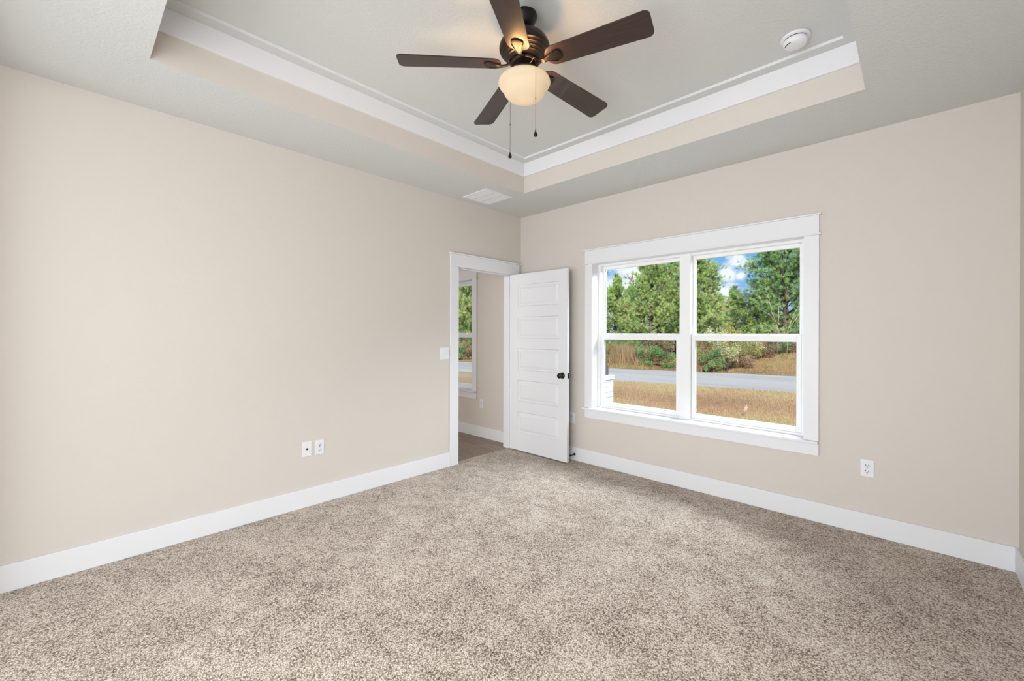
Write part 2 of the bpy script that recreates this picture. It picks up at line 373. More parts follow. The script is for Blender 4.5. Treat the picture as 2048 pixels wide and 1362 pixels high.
# unseen room added behind the camera: houses the fill lamps, keeps sun out
mb = MB(); mb.box(-.2, 4.1, -7.2, -D-.12, -.06, 0); tag(mb.build('floor', M['plank']), 'plank floor of the added unseen room behind the camera', 'floor', kind='structure')
mb = MB(); mb.box(-.3, 4.2, -7.2, -D-.12, H, H+.1); tag(mb.build('ceiling', M['ceiling']), 'sun blocking ceiling of the added unseen room behind the camera', 'ceiling', kind='structure')
mb = MB(); mb.box(-.3, -.2, -7.2, -D-.12, -.06, H); mb.box(4.1, 4.2, -7.2, -D-.12, -.06, H); mb.box(-.3, 4.2, -7.3, -7.2, -.06, H+.1); tag(mb.build('wall_behind', M['wall']), 'walls of the added unseen room behind the camera', 'wall', kind='structure')

BH, BT = .142, .015
def baseboard(name, x0, x1, y0, y1, z0, label):
    mb = MB(); mb.box(x0, x1, y0, y1, z0, z0+BH); tag(mb.build(name, M['trim'], bevel=.003), label, 'baseboard', kind='structure')
baseboard('baseboard_left', 0, BT, -D, -1.068, 0, 'white baseboard along the long left wall')
baseboard('baseboard_front', BT, W-BT, -BT, 0, 0, 'white baseboard under the twin window')
baseboard('baseboard_right', W-BT, W, -D, 0, 0, 'white baseboard at the right edge of the photo')
baseboard('baseboard_hall', -4.0, -.13, -BT, 0, -.011, 'white baseboard beyond the doorway')

# ------------------------------------------------------------------ doorway trim
root = tag(empty('trim_3', (0, -.55, 0)), 'white casing and jambs framing the open doorway', 'door frame', kind='structure')
def part(name, mb, mat, parent, bevel=0):
    o = mb.build(name, mat, parent, bevel)
    o.matrix_parent_inverse = Matrix.Translation(parent.location).inverted() if parent.type == 'EMPTY' else Matrix()
    return o
mb = MB(); mb.box(0, .018, DY0-.108, DY0-.005, 0, DZ); part('casing', mb, M['trim'], root, .003)
mb = MB(); mb.box(0, .018, DY1+.005, DY1+.105, 0, DZ); part('casing', mb, M['trim'], root, .003)
mb = MB(); mb.box(0, .020, DY0-.110, DY1+.103, DZ, DZ+.128); part('header_board', mb, M['trim'], root, .002)
mb = MB(); mb.box(0, .034, DY0-.118, DY1+.139, DZ+.128, DZ+.141); part('header_cap', mb, M['trim'], root, .002)
mb = MB()
mb.box(-.132, .001, DY0-.02, DY0, -.01, DZ); mb.box(-.132, .001, DY1, DY1+.02, -.01, DZ); mb.box(-.132, .001, DY0-.02, DY1+.02, DZ, DZ+.02)
part('jamb', mb, M['trim'], root, .001)
mb = MB()
mb.box(-.085, -.040, DY0, DY0+.011, -.01, DZ); mb.box(-.085, -.040, DY1-.011, DY1, -.01, DZ); mb.box(-.085, -.040, DY0, DY1, DZ-.011, DZ)
part('door_stop_strip', mb, M['trim'], root, .001)
mb = MB(); mb.box(-.150, -.133, DY1+.005, DY1+.09, -.01, DZ); mb.box(-.150, -.133, DY0-.10, DY0-.005, -.01, DZ); mb.box(-.150, -.133, DY0-.11, DY1+.1, DZ+.005, DZ+.13); part('hall_casing', mb, M['trim'], root)

# ------------------------------------------------------------------ the door leaf (open against the window wall)
DW, DH, DT = .807, 2.022, .035
door = tag(empty('door_1', (.014, DY1-.001, .014), math.radians(0.2)), 'open white five panel interior door with dark knob', 'door', kind='structure')
# local: x = width from hinge, y from -DT (seen face) to 0, z up
pan_x = (.105, .700); pan_z = [(.205, .445), (.563, .807), (.921, 1.170), (1.286, 1.532), (1.650, 1.897)]
mb = MB()
xs = [0, pan_x[0], pan_x[1], DW]; zs = [0]+[q for p in pan_z for q in p]+[DH]
for side, sg in ((-DT, 1), (0, -1)):
    for i in range(3):
        for j in range(len(zs)-1):
            a, b_, c_, d_ = xs[i], xs[i+1], zs[j], zs[j+1]
            def fc(q, flip=False):
                o_ = (0, 1, 2, 3) if (sg > 0) != flip else (3, 2, 1, 0)
                mb.add(q, [o_])
            if i == 1 and j % 2 == 1:
                # sunk moulding then a raised field
                steps = [(0, 0), (.008, .013), (.020, .013), (.050, .003)]
                def rc(ins, dep): y = side+sg*dep; return [(a+ins, y, c_+ins), (b_-ins, y, c_+ins), (b_-ins, y, d_-ins), (a+ins, y, d_-ins)]
                for s in range(len(steps)-1):
                    r1, r2 = rc(*steps[s]), rc(*steps[s+1])
                    for k in range(4):
                        fc([r1[k], r1[(k+1) % 4], r2[(k+1) % 4], r2[k]])
                fc(rc(*steps[-1]))
            else: fc([(a, side, c_), (b_, side, c_), (b_, side, d_), (a, side, d_)])
mb.add([(0, -DT, 0), (DW, -DT, 0), (DW, 0, 0), (0, 0, 0)], [(3, 2, 1, 0)]); mb.add([(0, -DT, DH), (DW, -DT, DH), (DW, 0, DH), (0, 0, DH)], [(0, 1, 2, 3)])
mb.add([(DW, -DT, 0), (DW, 0, 0), (DW, 0, DH), (DW, -DT, DH)], [(0, 1, 2, 3)]); mb.add([(0, -DT, 0), (0, 0, 0), (0, 0, DH), (0, -DT, DH)], [(3, 2, 1, 0)])
leaf = mb.build('door_leaf', M['door'], door)
KZ = .900; KX = DW-.062
for sgn, y0 in ((-1, -DT), (1, 0)):
    k = MB(); pr_ = [(.0, 0), (.033, 0), (.033, .004), (.026, .009), (.013, .011), (.011, .030), (.018, .036), (.0265, .046), (.0275, .055), (.022, .064), (.0, .067)]
    k.lathe([(r, y0+sgn*z) for r, z in pr_], 28, (KX, 0, KZ), axis='y'); ko = k.build('door_knob', M['bronze'], door); ko['label'] = 'dark bronze round knob'
k = MB(); k.box(DW, DW+.002, -DT+.005, -.005, KZ-.028, KZ+.028); k.box(DW, DW+.011, -DT+.011, -.011, KZ-.009, KZ+.009)
k.build('latch_plate', M['bronze'], door)['label'] = 'dark latch plate on the door edge'
for hz in (.18, 1.01, 1.82):
    k = MB(); k.tube([(-.004, .006, hz), (-.004, .006, hz+.09)], .006, 10); k.box(-.0025, 0, -.032, .004, hz, hz+.09); k.build('hinge', M['bronze'], door)

# ------------------------------------------------------------------ windows
def window(name, x0, x1, units, label, stool_ext=(.118, .088)):
    cx = (x0+x1)/2
    root = tag(empty(name, (cx, 0, WZ0)), label, 'window', kind='structure')
    def P(nm, mb, mat, bevel=0): return part(nm, mb, mat, root, bevel)
    c0, c1 = x0-.087, x1+.092; zt = WZ1
    z_st = WZ0+.018
    for a, b_ in ((c0, x0), (x1, c1)):
        mb = MB(); mb.box(a, b_, -.020, 0, z_st, zt-.006); P('side_casing', mb, M['trim'], .0015)
    mb = MB(); mb.box(c0, c1, -.022, 0, zt+.006, zt+.138); P('header_board', mb, M['trim'], .0015)
    mb = MB(); mb.box(c0-.014, c1+.012, -.036, 0, zt+.138, zt+.149); P('header_cap', mb, M['trim'], .001)
    mb = MB(); mb.box(c0-.014, c1+.012, -.034, 0, zt-.006, zt+.006); P('header_bead', mb, M['trim'], .001)
    mb = MB(); mb.box(c0-.014, c1-.002, -.052, 0, WZ0, z_st); mb.box(x0, x1, 0, .10, WZ0, z_st); P('stool', mb, M['trim'], .003)
    mb = MB(); mb.box(c0, c1, -.018, 0, WZ0-.088, WZ0); P('apron', mb, M['trim'], .0015)
    mb = MB(); mb.box(x0-.004, x0, 0, .10, z_st, zt); mb.box(x1, x1+.004, 0, .10, z_st, zt); mb.box(x0-.004, x1+.004, 0, .10, zt, zt+.004); P('jamb_liner', mb, M['trim'])
    MULL = .046
    bx = [x0]+[x0+(x1-x0)*k/units for k in range(1, units)]+[x1]
    for k in range(1, units):
        mb = MB(); mb.box(bx[k]-MULL, bx[k]+MULL, .092, .19, z_st, zt); P('mullion', mb, M['vinyl'], .002)
    for k in range(units):
        a = bx[k] if k == 0 else bx[k]+MULL; b_ = bx[k+1] if k == units-1 else bx[k+1]-MULL
        f0, f1 = (a+.030 if k == 0 else a+.004), (b_-.030 if k == units-1 else b_-.004)   # inner edges of the main frame
        zs0, zs1 = z_st+.018, zt-.022
        mb = MB(); mb.box(a, f0, .098, .19, z_st, zt); mb.box(f1, b_, .098, .19, z_st, zt); mb.box(f0, f1, .098, .19, zs1, zt); mb.box(f0, f1, .098, .19, z_st, zs0)
        fr = P('window_frame', mb, M['vinyl'], .0015)
        zm = 1.326
        # lower (inner) sash
        s0, s1 = f0+.002, f1-.002; st = .034
        mb = MB(); mb.box(s0, s0+st, .108, .138, zs0, zm+.030); mb.box(s1-st, s1, .108, .138, zs0, zm+.030)
        mb.box(s0+st, s1-st, .108, .138, zs0, zs0+.042); mb.box(s0+st, s1-st, .108, .138, zm-.030, zm+.018)
        lo = P('lower_sash', mb, M['vinyl'], .002)
        mb = MB(); mb.box(s0+st, s1-st, .121, .125, zs0+.042, zm-.030); g = mb.build('window_pane', M['glass'], lo); g.matrix_parent_inverse = Matrix()
        mb = MB(); mb.box(s0+st-.003, s0+st+.0025, .118, .120, zs0+.042, zm-.030); mb.box(s0+st, s1-st, .118, .120, zm-.0325, zm-.0290); g = mb.build('pane_gasket', M['gasket'], lo)
        for lx in (.28, .72):
            mb = MB(); q = s0+(s1-s0)*lx; mb.box(q-.028, q+.028, .111, .128, zm+.018, zm+.026); mb.box(q-.006, q+.022, .108, .118, zm+.026, zm+.033); mb.build('sash_lock', M['vinyl'], lo)
        # upper (outer) sash
        mb = MB(); uw = .022; mb.box(f0, f0+uw, .148, .180, zm-.006, zs1); mb.box(f1-uw, f1, .148, .180, zm-.006, zs1)
        mb.box(f0+uw, f1-uw, .148, .180, zs1-.030, zs1); mb.box(f0+uw, f1-uw, .148, .180, zm-.012, zm+.034)
        up = P('upper_sash', mb, M['vinyl'], .002)
        mb = MB(); mb.box(f0+uw, f1-uw, .162, .166, zm+.034, zs1-.030); mb.build('window_pane', M['glass'], up)
        mb = MB(); mb.box(f0+uw-.002, f0+uw+.003, .159, .161, zm+.034, zs1-.030); mb.build('pane_gasket', M['gasket'], up)
    return root
window('window_1', WX0, WX1, 2, 'white trimmed twin double hung window facing road and pines')
window('window_2', HW0, HW1, 1, 'white trimmed window seen through the doorway')

# ------------------------------------------------------------------ outlets, switch, jack, door stop
def rot_part(mb, name, mat, parent, bevel=0): return mb.build(name, mat, parent, bevel)
def outlet(loc, rz, label, group=None):
    """local: plate in xz plane, facing -y"""
    r = tag(empty('wall_outlet', loc, rz), label, 'outlet', group)
    mb = MB(); mb.box(-.036, .036, -.006, 0, -.0585, .0585); rot_part(mb, 'cover_plate', M['plastic'], r, .003)
    for zc in (.0195, -.0195):
        mb = MB(); mb.lathe([(0, -.0085), (.0155, -.0085), (.017, -.0075), (.017, -.006)], 24, (0, 0, zc), axis='y'); s = mb.build('receptacle', M['plastic'], r)
        mb = MB(); mb.box(-.0088, -.0056, -.0092, -.0080, zc-.002, zc+.009); mb.box(.0056, .0088, -.0092, -.0080, zc-.001, zc+.008)
        mb.lathe([(0, -.0092), (.0036, -.0092), (.0036, -.008)], 12, (0, 0, zc-.0085), axis='y'); mb.build('slots', M['slot'], s)
    mb = MB(); mb.lathe([(0, -.0068), (.0028, -.0068), (.003, -.006)], 12, (0, 0, 0), axis='y'); mb.build('screw', M['screw'], r)
    return r
outlet((3.200, 0, .4475), 0, 'white duplex outlet on the wall right of the window')
outlet((.765, 0, .4505), 0, 'white outlet partly hidden behind the open door')
outlet((0, -2.370, .4465), math.radians(90), 'white duplex outlet on the long wall, right of the cable plate')
outlet((-.690, 0, .430), 0, 'white outlet under the window beyond the doorway')
r = tag(empty('cable_plate', (0, -2.466, .4495), math.radians(90)), 'white wall plate with a dark cable jack, left of the outlet', 'wall plate')
mb = MB(); mb.box(-.035, .035, -.006, 0, -.0585, .0585); mb.build('cover_plate', M['plastic'], r, .003)
mb = MB(); mb.lathe([(0, -.016), (.0045, -.016), (.0045, -.009), (.0075, -.009), (.0075, -.006)], 14, (0, 0, 0), axis='y'); mb.build('cable_jack', M['slot'], r)
r = tag(empty('light_switch', (0, -1.134, 1.152), math.radians(90)), 'white double light switch beside the doorway', 'light switch')
mb = MB(); mb.box(-.059, .059, -.006, 0, -.0605, .0605); mb.build('cover_plate', M['plastic'], r, .003)
for sx, up_ in ((-.0235, -1), (.0235, 1)):
    mb = MB(); mb.box(sx-.0055, sx+.0055, -.0075, -.006, -.012, .012); rm = mb.build('switch_collar', M['plastic'], r)
    mb = MB(); Mx = Matrix.Translation((sx, -.006, 0)) @ Matrix.Rotation(math.radians(25*up_), 4, 'X'); mb.box(-.004, .004, -.018, 0, -.0045, .0045, M=Mx); mb.build('toggle', M['plastic'], r, .001)
    for zz in (-.030, .030):
        mb = MB(); mb.lathe([(0, -.0068), (.0026, -.0068), (.003, -.006)], 10, (sx, 0, zz), axis='y'); mb.build('screw', M['plastic'], r)
r = tag(empty('door_stop', (.803, -BT, .066)), 'small black door stop on the baseboard behind the door', 'door stop')
mb = MB(); mb.lathe([(0, 0), (.014, 0), (.014, -.006), (.009, -.014), (.0055, -.020), (.0055, -.064), (.0095, -.066), (.0095, -.078), (0, -.079)], 20, axis='y'); mb.build('stop_rod', M['black'], r)

# ------------------------------------------------------------------ smoke detector
r = tag(empty('smoke_detector', (2.938, -.897, HT)), 'round white smoke detector on the tray ceiling', 'smoke detector')
mb = MB(); mb.lathe([(0, 0), (.073, 0), (.073, -.010), (.070, -.014), (0, -.014)], 48); mb.build('base_ring', M['plastic'], r)
mb = MB(); mb.lathe([(0, -.019), (.058, -.019), (.061, -.024), (.060, -.036), (.054, -.046), (.040, -.052), (.016, -.054), (0, -.054)], 48); cv = mb.build('cover', M['plastic'], r)
mb = MB(); mb.lathe([(.05, -.013), (.056, -.013), (.056, -.0195), (.05, -.0195)], 36, capped=False); mb.build('vent_gap', M['slot'], r)
mb = MB()
for k in range(6):
    a = math.radians(-65+k*9); mb.box(-.0035, .0035, -.0012, .0012, -.0505, -.046, M=Matrix.Rotation(a, 4, 'Z') @ Matrix.Translation((0, -.0505, 0)) @ Matrix.Rotation(math.radians(0), 4, 'Z'))
mb.build('sounder_slots', M['slot'], cv)

# ------------------------------------------------------------------ ceiling vent
r = tag(empty('ceiling_vent', (.291, -.820, H)), 'square white louvred air vent near the corner soffit', 'vent')
mb = MB(); S = .178
ring(mb, -S, S, -S, S, .026, -.009, 0); mb.build('vent_frame', M['plastic'], r, .002)
mb = MB(); mb.box(-S+.02, S-.02, -S+.02, S-.02, -.0015, -.0005); mb.build('vent_duct', principled('pale_duct', (212, 214, 214), .7), r)
mb = MB()
bands = [(-.152, -.053), (-.047, .047), (.053, .152)]
for bi, (a, b_) in enumerate(bands):
    n = 30
    for k in range(n):
        x = -.150+.300*(k+.5)/n; ang = math.radians(-30)
        mb.box(-.0052, .0052, a+.003, b_-.003, -.0006, .0006, M=Matrix.Translation((x, 0, -.006)) @ Matrix.Rotation(ang, 4, 'Y'))
mb.build('louvres', M['plastic'], r)
mb = MB()
for y in (-.05, .05): mb.box(-.152, .152, y-.003, y+.003, -.0088, -.002)
mb.build('divider_bar', M['plastic'], r)
for y in (-.0455, .0545):
    mb = MB()
    for k in range(30): x = -.150+.300*(k+.5)/30; mb.box(x-.0022, x+.0022, y-.0014, y+.0014, -.0089, -.0085)
    tag(mb.build('louvre_slots', M['slot'], r), kind='stuff')
for y in (-.05, .05):
    mb = MB(); mb.lathe([(0, -.0098), (.003, -.0098), (.0034, -.0088)], 10, (.158, y, 0)); mb.build('screw', M['slot'], r)

# ------------------------------------------------------------------ ceiling fan
FX, FY = 1.931, -2.080
fan = tag(empty('ceiling_fan', (FX, FY, HT)), 'five blade dark bronze ceiling fan with lit amber glass bowl', 'ceiling fan')
Z = lambda z: z-HT
mb = MB(); mb.lathe([(0, 0), (.064, 0), (.066, -.006), (.066, -.018), (.063, -.024), (.060, -.030), (.052, -.050), (.036, -.064), (.024, -.068), (0, -.068)], 40); mb.build('canopy', M['rod'], fan)
for a in (200, 290):
    mb = MB(); q = math.radians(a); mb.lathe([(0, .003), (.003, .003), (.004, 0)], 8, (.066*math.cos(q), .066*math.sin(q), -.012)); mb.build('canopy_screw', M['screw'], fan)
mb = MB(); mb.lathe([(0, Z(2.985)), (.0125, Z(2.985)), (.0125, Z(2.955)), (.020, Z(2.953)), (.022, Z(2.938)), (0, Z(2.936))], 24); mb.build('downrod', M['rod'], fan)
mb = MB()
prof = [(.0, 2.948), (.030, 2.948), (.062, 2.944), (.092, 2.932), (.116, 2.912), (.130, 2.888), (.1345, 2.872), (.1335, 2.862)]
rr, zz = .1315, 2.860
for k in range(4):   # ribbed lower cone
    prof += [(rr, zz), (rr-.001, zz-.0065), (rr-.0085, zz-.0090), (rr-.0095, zz-.0120)]; rr -= .0115; zz -= .0130
prof += [(.084, 2.806), (.080, 2.800), (0, 2.800)]
mb.lathe([(r_, Z(z_)) for r_, z_ in prof[:8]], 64, capped=False); mb.lathe([(r_, Z(z_)) for r_, z_ in prof[7:]], 64, smooth=False, capped=False); mb.build('motor_housing', principled('aged_bronze', (40, 32, 29), .36, .5, metal=.5), fan)['label'] = 'ribbed dark bronze motor housing'
mb = MB(); mb.lathe([(r_, Z(z_)) for r_, z_ in [(0, 2.800), (.072, 2.800), (.074, 2.792), (.074, 2.784), (.05, 2.782), (0, 2.782)]], 48); mb.build('flywheel', M['rod'], fan)
mb = MB(); mb.lathe([(r_, Z(z_)) for r_, z_ in [(0, 2.782), (.062, 2.782), (.066, 2.776), (.066, 2.752), (.080, 2.746), (.083, 2.738), (.080, 2.732), (.055, 2.730), (.052, 2.716), (0, 2.716)]], 48); mb.build('switch_housing', M['bronze'], fan)
# opal bowl: open top, thin double wall
op = [(.112, 2.708), (.128, 2.703), (.136, 2.693), (.1375, 2.684), (.133, 2.673), (.123, 2.664), (.1165, 2.658), (.114, 2.650), (.107, 2.633), (.093, 2.616), (.070, 2.603), (.036, 2.596), (0, 2.594)]
ins_ = [(max(r_-.004, 0), z_+(.003 if z_ < 2.70 else -.002)) for r_, z_ in reversed(op)]; ins_[0] = (0, 2.597)
op2 = op
ins2 = ins_
mb = MB(); loop = op2+ins2+[op2[0]]
mb.lathe([(r_, Z(z_)) for r_, z_ in loop], 64, capped=False); mb.build('glass_bowl', M['opal'], fan)['label'] = 'lit amber opal glass bowl'
mb = MB(); mb.lathe([(r_, Z(z_)) for r_, z_ in [(0, 2.583), (.008, 2.581), (.009, 2.577), (.005, 2.573), (0, 2.571)]], 16)
# three fitter arms holding the bowl
for k in range(3):
    a = math.radians(40+120*k); mb = MB(); ca, sa = math.cos(a), math.sin(a)
    mb.tube([(ca*.06, sa*.06, Z(2.738)), (ca*.088, sa*.088, Z(2.737)), (ca*.104, sa*.104, Z(2.725)), (ca*.112, sa*.112, Z(2.707))], [.004, .004, .0035, .003], 8); mb.build('bowl_holder', M['bronze'], fan)
# blades
def blade_outline(r0, r1, w0, w1):
    pts = []
    def arc(cx, cy, rad, a0, a1, n=7):
        for k in range(n): a = math.radians(a0+(a1-a0)*k/(n-1)); pts.append((cx+rad*math.cos(a), cy+rad*math.sin(a)))
    arc(r1-.030, w1/2-.030, .030, 85, 12); arc(r1-.030, -w1/2+.030, .030, -12, -85)
    arc(r0+.050, -w0/2+.048, .048, -95, -150, 6); pts.append((r0, -.016)); pts.append((r0, .016)); arc(r0+.050, w0/2-.048, .048, 150, 95, 6)
    return pts
BZ = 2.782
root_b = None
def make_blade():
    mb = MB(); o = blade_outline(.126, .660, .116, .142); n = len(o)
    mb.add([(x, y, 0) for x, y in o]+[(x, y, .006) for x, y in o], [tuple(reversed(range(n))), tuple(range(n, 2*n))]+[(k, (k+1) % n, n+(k+1) % n, n+k) for k in range(n)])
    b = mb.build('blade', M['blade'], fan)
    # blade iron: neck from the hub, widening into a scooped leaf below the blade
    mb = MB(); sec = []
    def S_(x, hw, z0, z1): sec.append([(x, -hw, z0), (x, hw, z0), (x, hw, z1), (x, -hw, z1)])
    S_(.060, .018, .004, .014); S_(.080, .014, .001, .011); S_(.098, .010, -.010, .000); S_(.118, .011, -.013, -.004); S_(.138, .017, -.012, -.005); S_(.160, .025, -.010, -.002); S_(.184, .032, -.008, 0); S_(.198, .031, -.007, 0); S_(.208, .024, -.006, 0); S_(.214, .010, -.005, 0)
    vv = [p for s_ in sec for p in s_]; nn = len(sec)
    fs = [(i*4+k, i*4+(k+1) % 4, (i+1)*4+(k+1) % 4, (i+1)*4+k) for i in range(nn-1) for k in range(4)]+[(0, 1, 2, 3), tuple((nn-1)*4+k for k in (3, 2, 1, 0))]
    mb.add(vv, fs, 0, False)
    br = mb.build('blade_bracket', M['bronze'], b, .0015)
    mb = MB()
    for sy in (-1, 1): mb.tube([(.118, sy*.008, -.0135), (.155, sy*.019, -.0115), (.186, sy*.029, -.0088)], .0022, 6)
    mb.build('bracket_rib', M['rod'], br)
    return b
b0 = make_blade()
for k in range(5):
    o = b0 if k == 0 else copy_tree(b0, fan)
    ang = math.radians(13.2+72*k)
    o.matrix_local = Matrix.Translation((0, 0, Z(BZ))) @ Matrix.Rotation(ang, 4, 'Z') @ Matrix.Rotation(math.radians(1.6), 4, 'Y') @ Matrix.Rotation(math.radians(-12), 4, 'X')
# pull chains
def chain(off_f, off_r, ztop, zbot, inner):
    p = FW*off_f+RT*off_r
    mb = MB(); zt_ = Z(ztop)
    mb.tube([tuple(Vector((p.x*inner, p.y*inner, Z(2.742)))), (p.x*.80, p.y*.80, Z(2.744)), (p.x, p.y, Z(ztop-.012)), (p.x, p.y, Z(zbot+.032))], .0011, 6)
    z = zbot+.034
    while z < ztop-.012: mb.lathe([(0, -.0016), (.0016, 0), (0, .0016)], 6, (p.x, p.y, Z(z))); z += .006
    c_ = mb.build('pull_chain', M['chain'], fan)
    mb = MB(); mb.lathe([(0, .036), (.0024, .035), (.0026, .029), (.005, .022), (.0102, .010), (.0106, .006), (.007, .001), (0, -.001)], 20, (p.x, p.y, Z(zbot))); mb.build('pendant', M['rod'], c_)
    mb = MB(); mb.lathe([(0, -.006), (.0022, -.004), (.0022, .004), (0, .006)], 8, (p.x, p.y, Z(zbot+.19))); mb.build('chain_connector', M['rod'], c_)
chain(-.150, .052, 2.735, 2.333, .4)
chain(.150, -.076, 2.735, 2.350, .4)
for k in range(3):
    a = math.radians(100+120*k)
    lp = light('fan_bulb', 'POINT', (FX+.086*math.cos(a), FY+.086*math.sin(a), 2.676), 3.6, (1, .55, .22)); lp.data.shadow_soft_size = .035

light('fan_bulb', 'POINT', (FX, FY, 2.636), 3.6, (1, .70, .42)).data.shadow_soft_size = .02

# ------------------------------------------------------------------ outdoors
ZG = -.60
def at(px, depth):
    p = CAM+FW*depth+RT*((px-1024)/F_PX*depth); return p.x, p.y
def road_near(x): return 12.97+.19*x
def road_far(x): return 19.8+.27*x if x < 2 else 20.34+.19*(x-2)
def sm(t): t = max(0, min(1, t)); return t*t*(3-2*t)
def gz(x, y):
    d = y-road_far(x)
    if d <= 0: return ZG
    return ZG+(.72*sm((x+6.2)/5.2)*sm(d/4.2)) + .10*sm(d/3)
def grid_mesh(name, mat, xs, rows, zf, label, cat):
    mb = MB(); vv = []; nr = len(rows)
    for x in xs:
        for r_ in rows:
            y = r_(x); vv.append((x, y, zf(x, y)))
    ff = [(i*nr+j, (i+1)*nr+j, (i+1)*nr+j+1, i*nr+j+1) for i in range(len(xs)-1) for j in range(nr-1)]
    mb.add(vv, ff, 0, True); return tag(mb.build(name, mat), label, cat, kind='structure')
rng = np.random.default_rng(4)
xs = [-60+i*1.0 for i in range(101)]
def edge(x): return road_near(x)+.10*math.sin(x*2.1)+.07*math.sin(x*5.3+1)
grid_mesh('ground', M['lawn'], [-60+i*.25 for i in range(401)], [lambda x: .2, lambda x: edge(x)*.5, lambda x: edge(x)-.25, edge], lambda x, y: ZG-.03 if y >= edge(x)-1e-6 else ZG, 'dry brown front lawn', 'lawn')
grid_mesh('road', M['asphalt'], xs, [lambda x: road_near(x)-.3, lambda x: (road_near(x)+road_far(x))/2, lambda x: road_far(x)+.3], lambda x, y: ZG-.012, 'pale grey asphalt road crossing behind the lawn', 'road')
rows = [(lambda x, k=k: road_far(x)+[0, .4, .8, 1.3, 1.8, 2.4, 3, 3.6, 4.2, 6, 12, 30, 60][k] + (.09*math.sin(x*1.9)+.06*math.sin(x*4.7) if k == 0 else 0)) for k in range(13)]
grid_mesh('ground', M['verge'], [-60+i*.5 for i in range(201)], rows, lambda x, y: max(gz(x, y), ZG)+.012 if y > road_far(x)+.2 else ZG, 'brown grassy bank beyond the road', 'bank')

# numpy-built foliage meshes
def tri_mesh(name, V, tint, mat, parent=None):
    """V: (n,3,3) triangles, tint: (n,)"""
    n = len(V); me = bpy.data.meshes.new(name)
    me.vertices.add(n*3); me.vertices.foreach_set('co', V.reshape(-1).astype(np.float32))
    me.loops.add(n*3); me.loops.foreach_set('vertex_index', np.arange(n*3, dtype=np.int32))
    me.polygons.add(n); me.polygons.foreach_set('loop_start', np.arange(0, n*3, 3, dtype=np.int32)); me.polygons.foreach_set('loop_total', np.full(n, 3, np.int32))
    me.update(); a = me.attributes.new('tint', 'FLOAT', 'POINT'); a.data.foreach_set('value', np.repeat(tint, 3).astype(np.float32))
    me.materials.append(mat); o = bpy.data.objects.new(name, me); COL.objects.link(o)
    if parent: o.parent = parent
    return o
def unit(a): return a/np.maximum(np.linalg.norm(a, axis=-1, keepdims=True), 1e-9)
def needles(P, A, k, L, wd, spread, rng):
    n = len(P); P2 = np.repeat(P, k, 0); A2 = np.repeat(A, k, 0)
    d = unit(A2+spread*unit(rng.normal(size=(n*k, 3)))); ln = L*rng.uniform(.6, 1.15, (n*k, 1))
    s = unit(np.cross(d, rng.normal(size=(n*k, 3))))*wd
    base = P2+A2*rng.uniform(-.5, .5, (n*k, 1))*L*.6
    return np.stack([base-s, base+s, base+d*ln], 1)
M['pine_a'] = leaf_mat('pine_needles', [(0, (124, 150, 98)), (.35, (168, 194, 122)), (.7, (204, 224, 150)), (.93, (226, 232, 166)), (1, (214, 184, 140))])
M['pine_b'] = leaf_mat('pine_needles_dark', [(0, (118, 154, 106)), (.35, (158, 194, 130)), (.7, (190, 220, 154)), (.95, (214, 228, 164)), (1, (206, 178, 142))])
def pine_proto(h, rad, seed, mat, low=.5, up=.5, dens=1.0):
    rng = np.random.default_rng(seed); rnd = random.Random(seed)
    root = empty('pine_tree'); mb = MB()
    bend = (rnd.uniform(-.1, .1), rnd.uniform(-.1, .1))
    tp = lambda z: Vector((bend[0]*math.sin(z*.6), bend[1]*math.sin(z*.5+.7), z))
    n = 12; mb.tube([tp(h*.97*i/n-.15) for i in range(n+1)], [.13*(1-.9*i/n)*h/8+.012 for i in range(n+1)], 8)
    mb.build('trunk', M['bark'], root)
    bb = MB(); P = []; A = []; T = []
    z = low
    while z < h:
        t = z/h; prof = (1-t)**.75*(.65+.9*min(t*2.2, 1)*.6)+.05
        for _ in range(rnd.randint(4, 6)):
            a = rnd.uniform(0, 2*math.pi); ln = rad*prof*rnd.uniform(.7, 1.12); el = math.radians(rnd.uniform(5, 25)+t*38)*(.6+up)
            p0 = tp(z+rnd.uniform(-.12, .12)); pts = [p0]; dirv = Vector((math.cos(a)*math.cos(el), math.sin(a)*math.cos(el), math.sin(el)))
            m_ = 5
            for i in range(m_):
                dirv = (dirv+Vector((rnd.uniform(-.12, .12), rnd.uniform(-.12, .12), .07))).normalized(); pts.append(pts[-1]+dirv*ln/m_)
            bb.tube(pts, [.028*ln/2*(1-.8*i/m_)+.006 for i in range(m_+1)], 4)
            tint0 = rnd.gauss(.5, .14)
            nt_ = int((9+ln*21)*dens)
            for _k in range(nt_):
                s = rnd.uniform(.25, 1.02)**.8; i = min(int(s*m_), m_-1); q = pts[i].lerp(pts[i+1], min(s*m_-i, 1))
                off = Vector((rnd.gauss(0, 1), rnd.gauss(0, 1), rnd.gauss(.15, .7)))*.16*(.35+ln*.55)*(.5+s*.5)
                if off.length > .20: bb.tube([q, q+off], [.008, .004], 3)
                q2 = q+off; P.append(q2); A.append((dirv*.5+off.normalized()*.7+Vector((0, 0, .45))).normalized()); T.append(1.0 if rnd.random() < .02 else min(.93, max(0, tint0+rnd.gauss(0, .15))))
        z += .40*(1-.35*t)
    P.append(tp(h*.97)); A.append(Vector((0, 0, 1))); T.append(.6)
    P = np.array([tuple(q) for q in P]); A = np.array([tuple(q) for q in A]); T = np.array(T)
    k = 36; V = needles(P, A, k, .175, .0062, .85, rng); tt = np.clip(np.repeat(T, k)+rng.normal(0, .05, len(V))*(np.repeat(T, k) < .95), 0, 1)
    bb.build('branches', M['bark'], root); tri_mesh('needles', V, tt, mat, root)
    return root
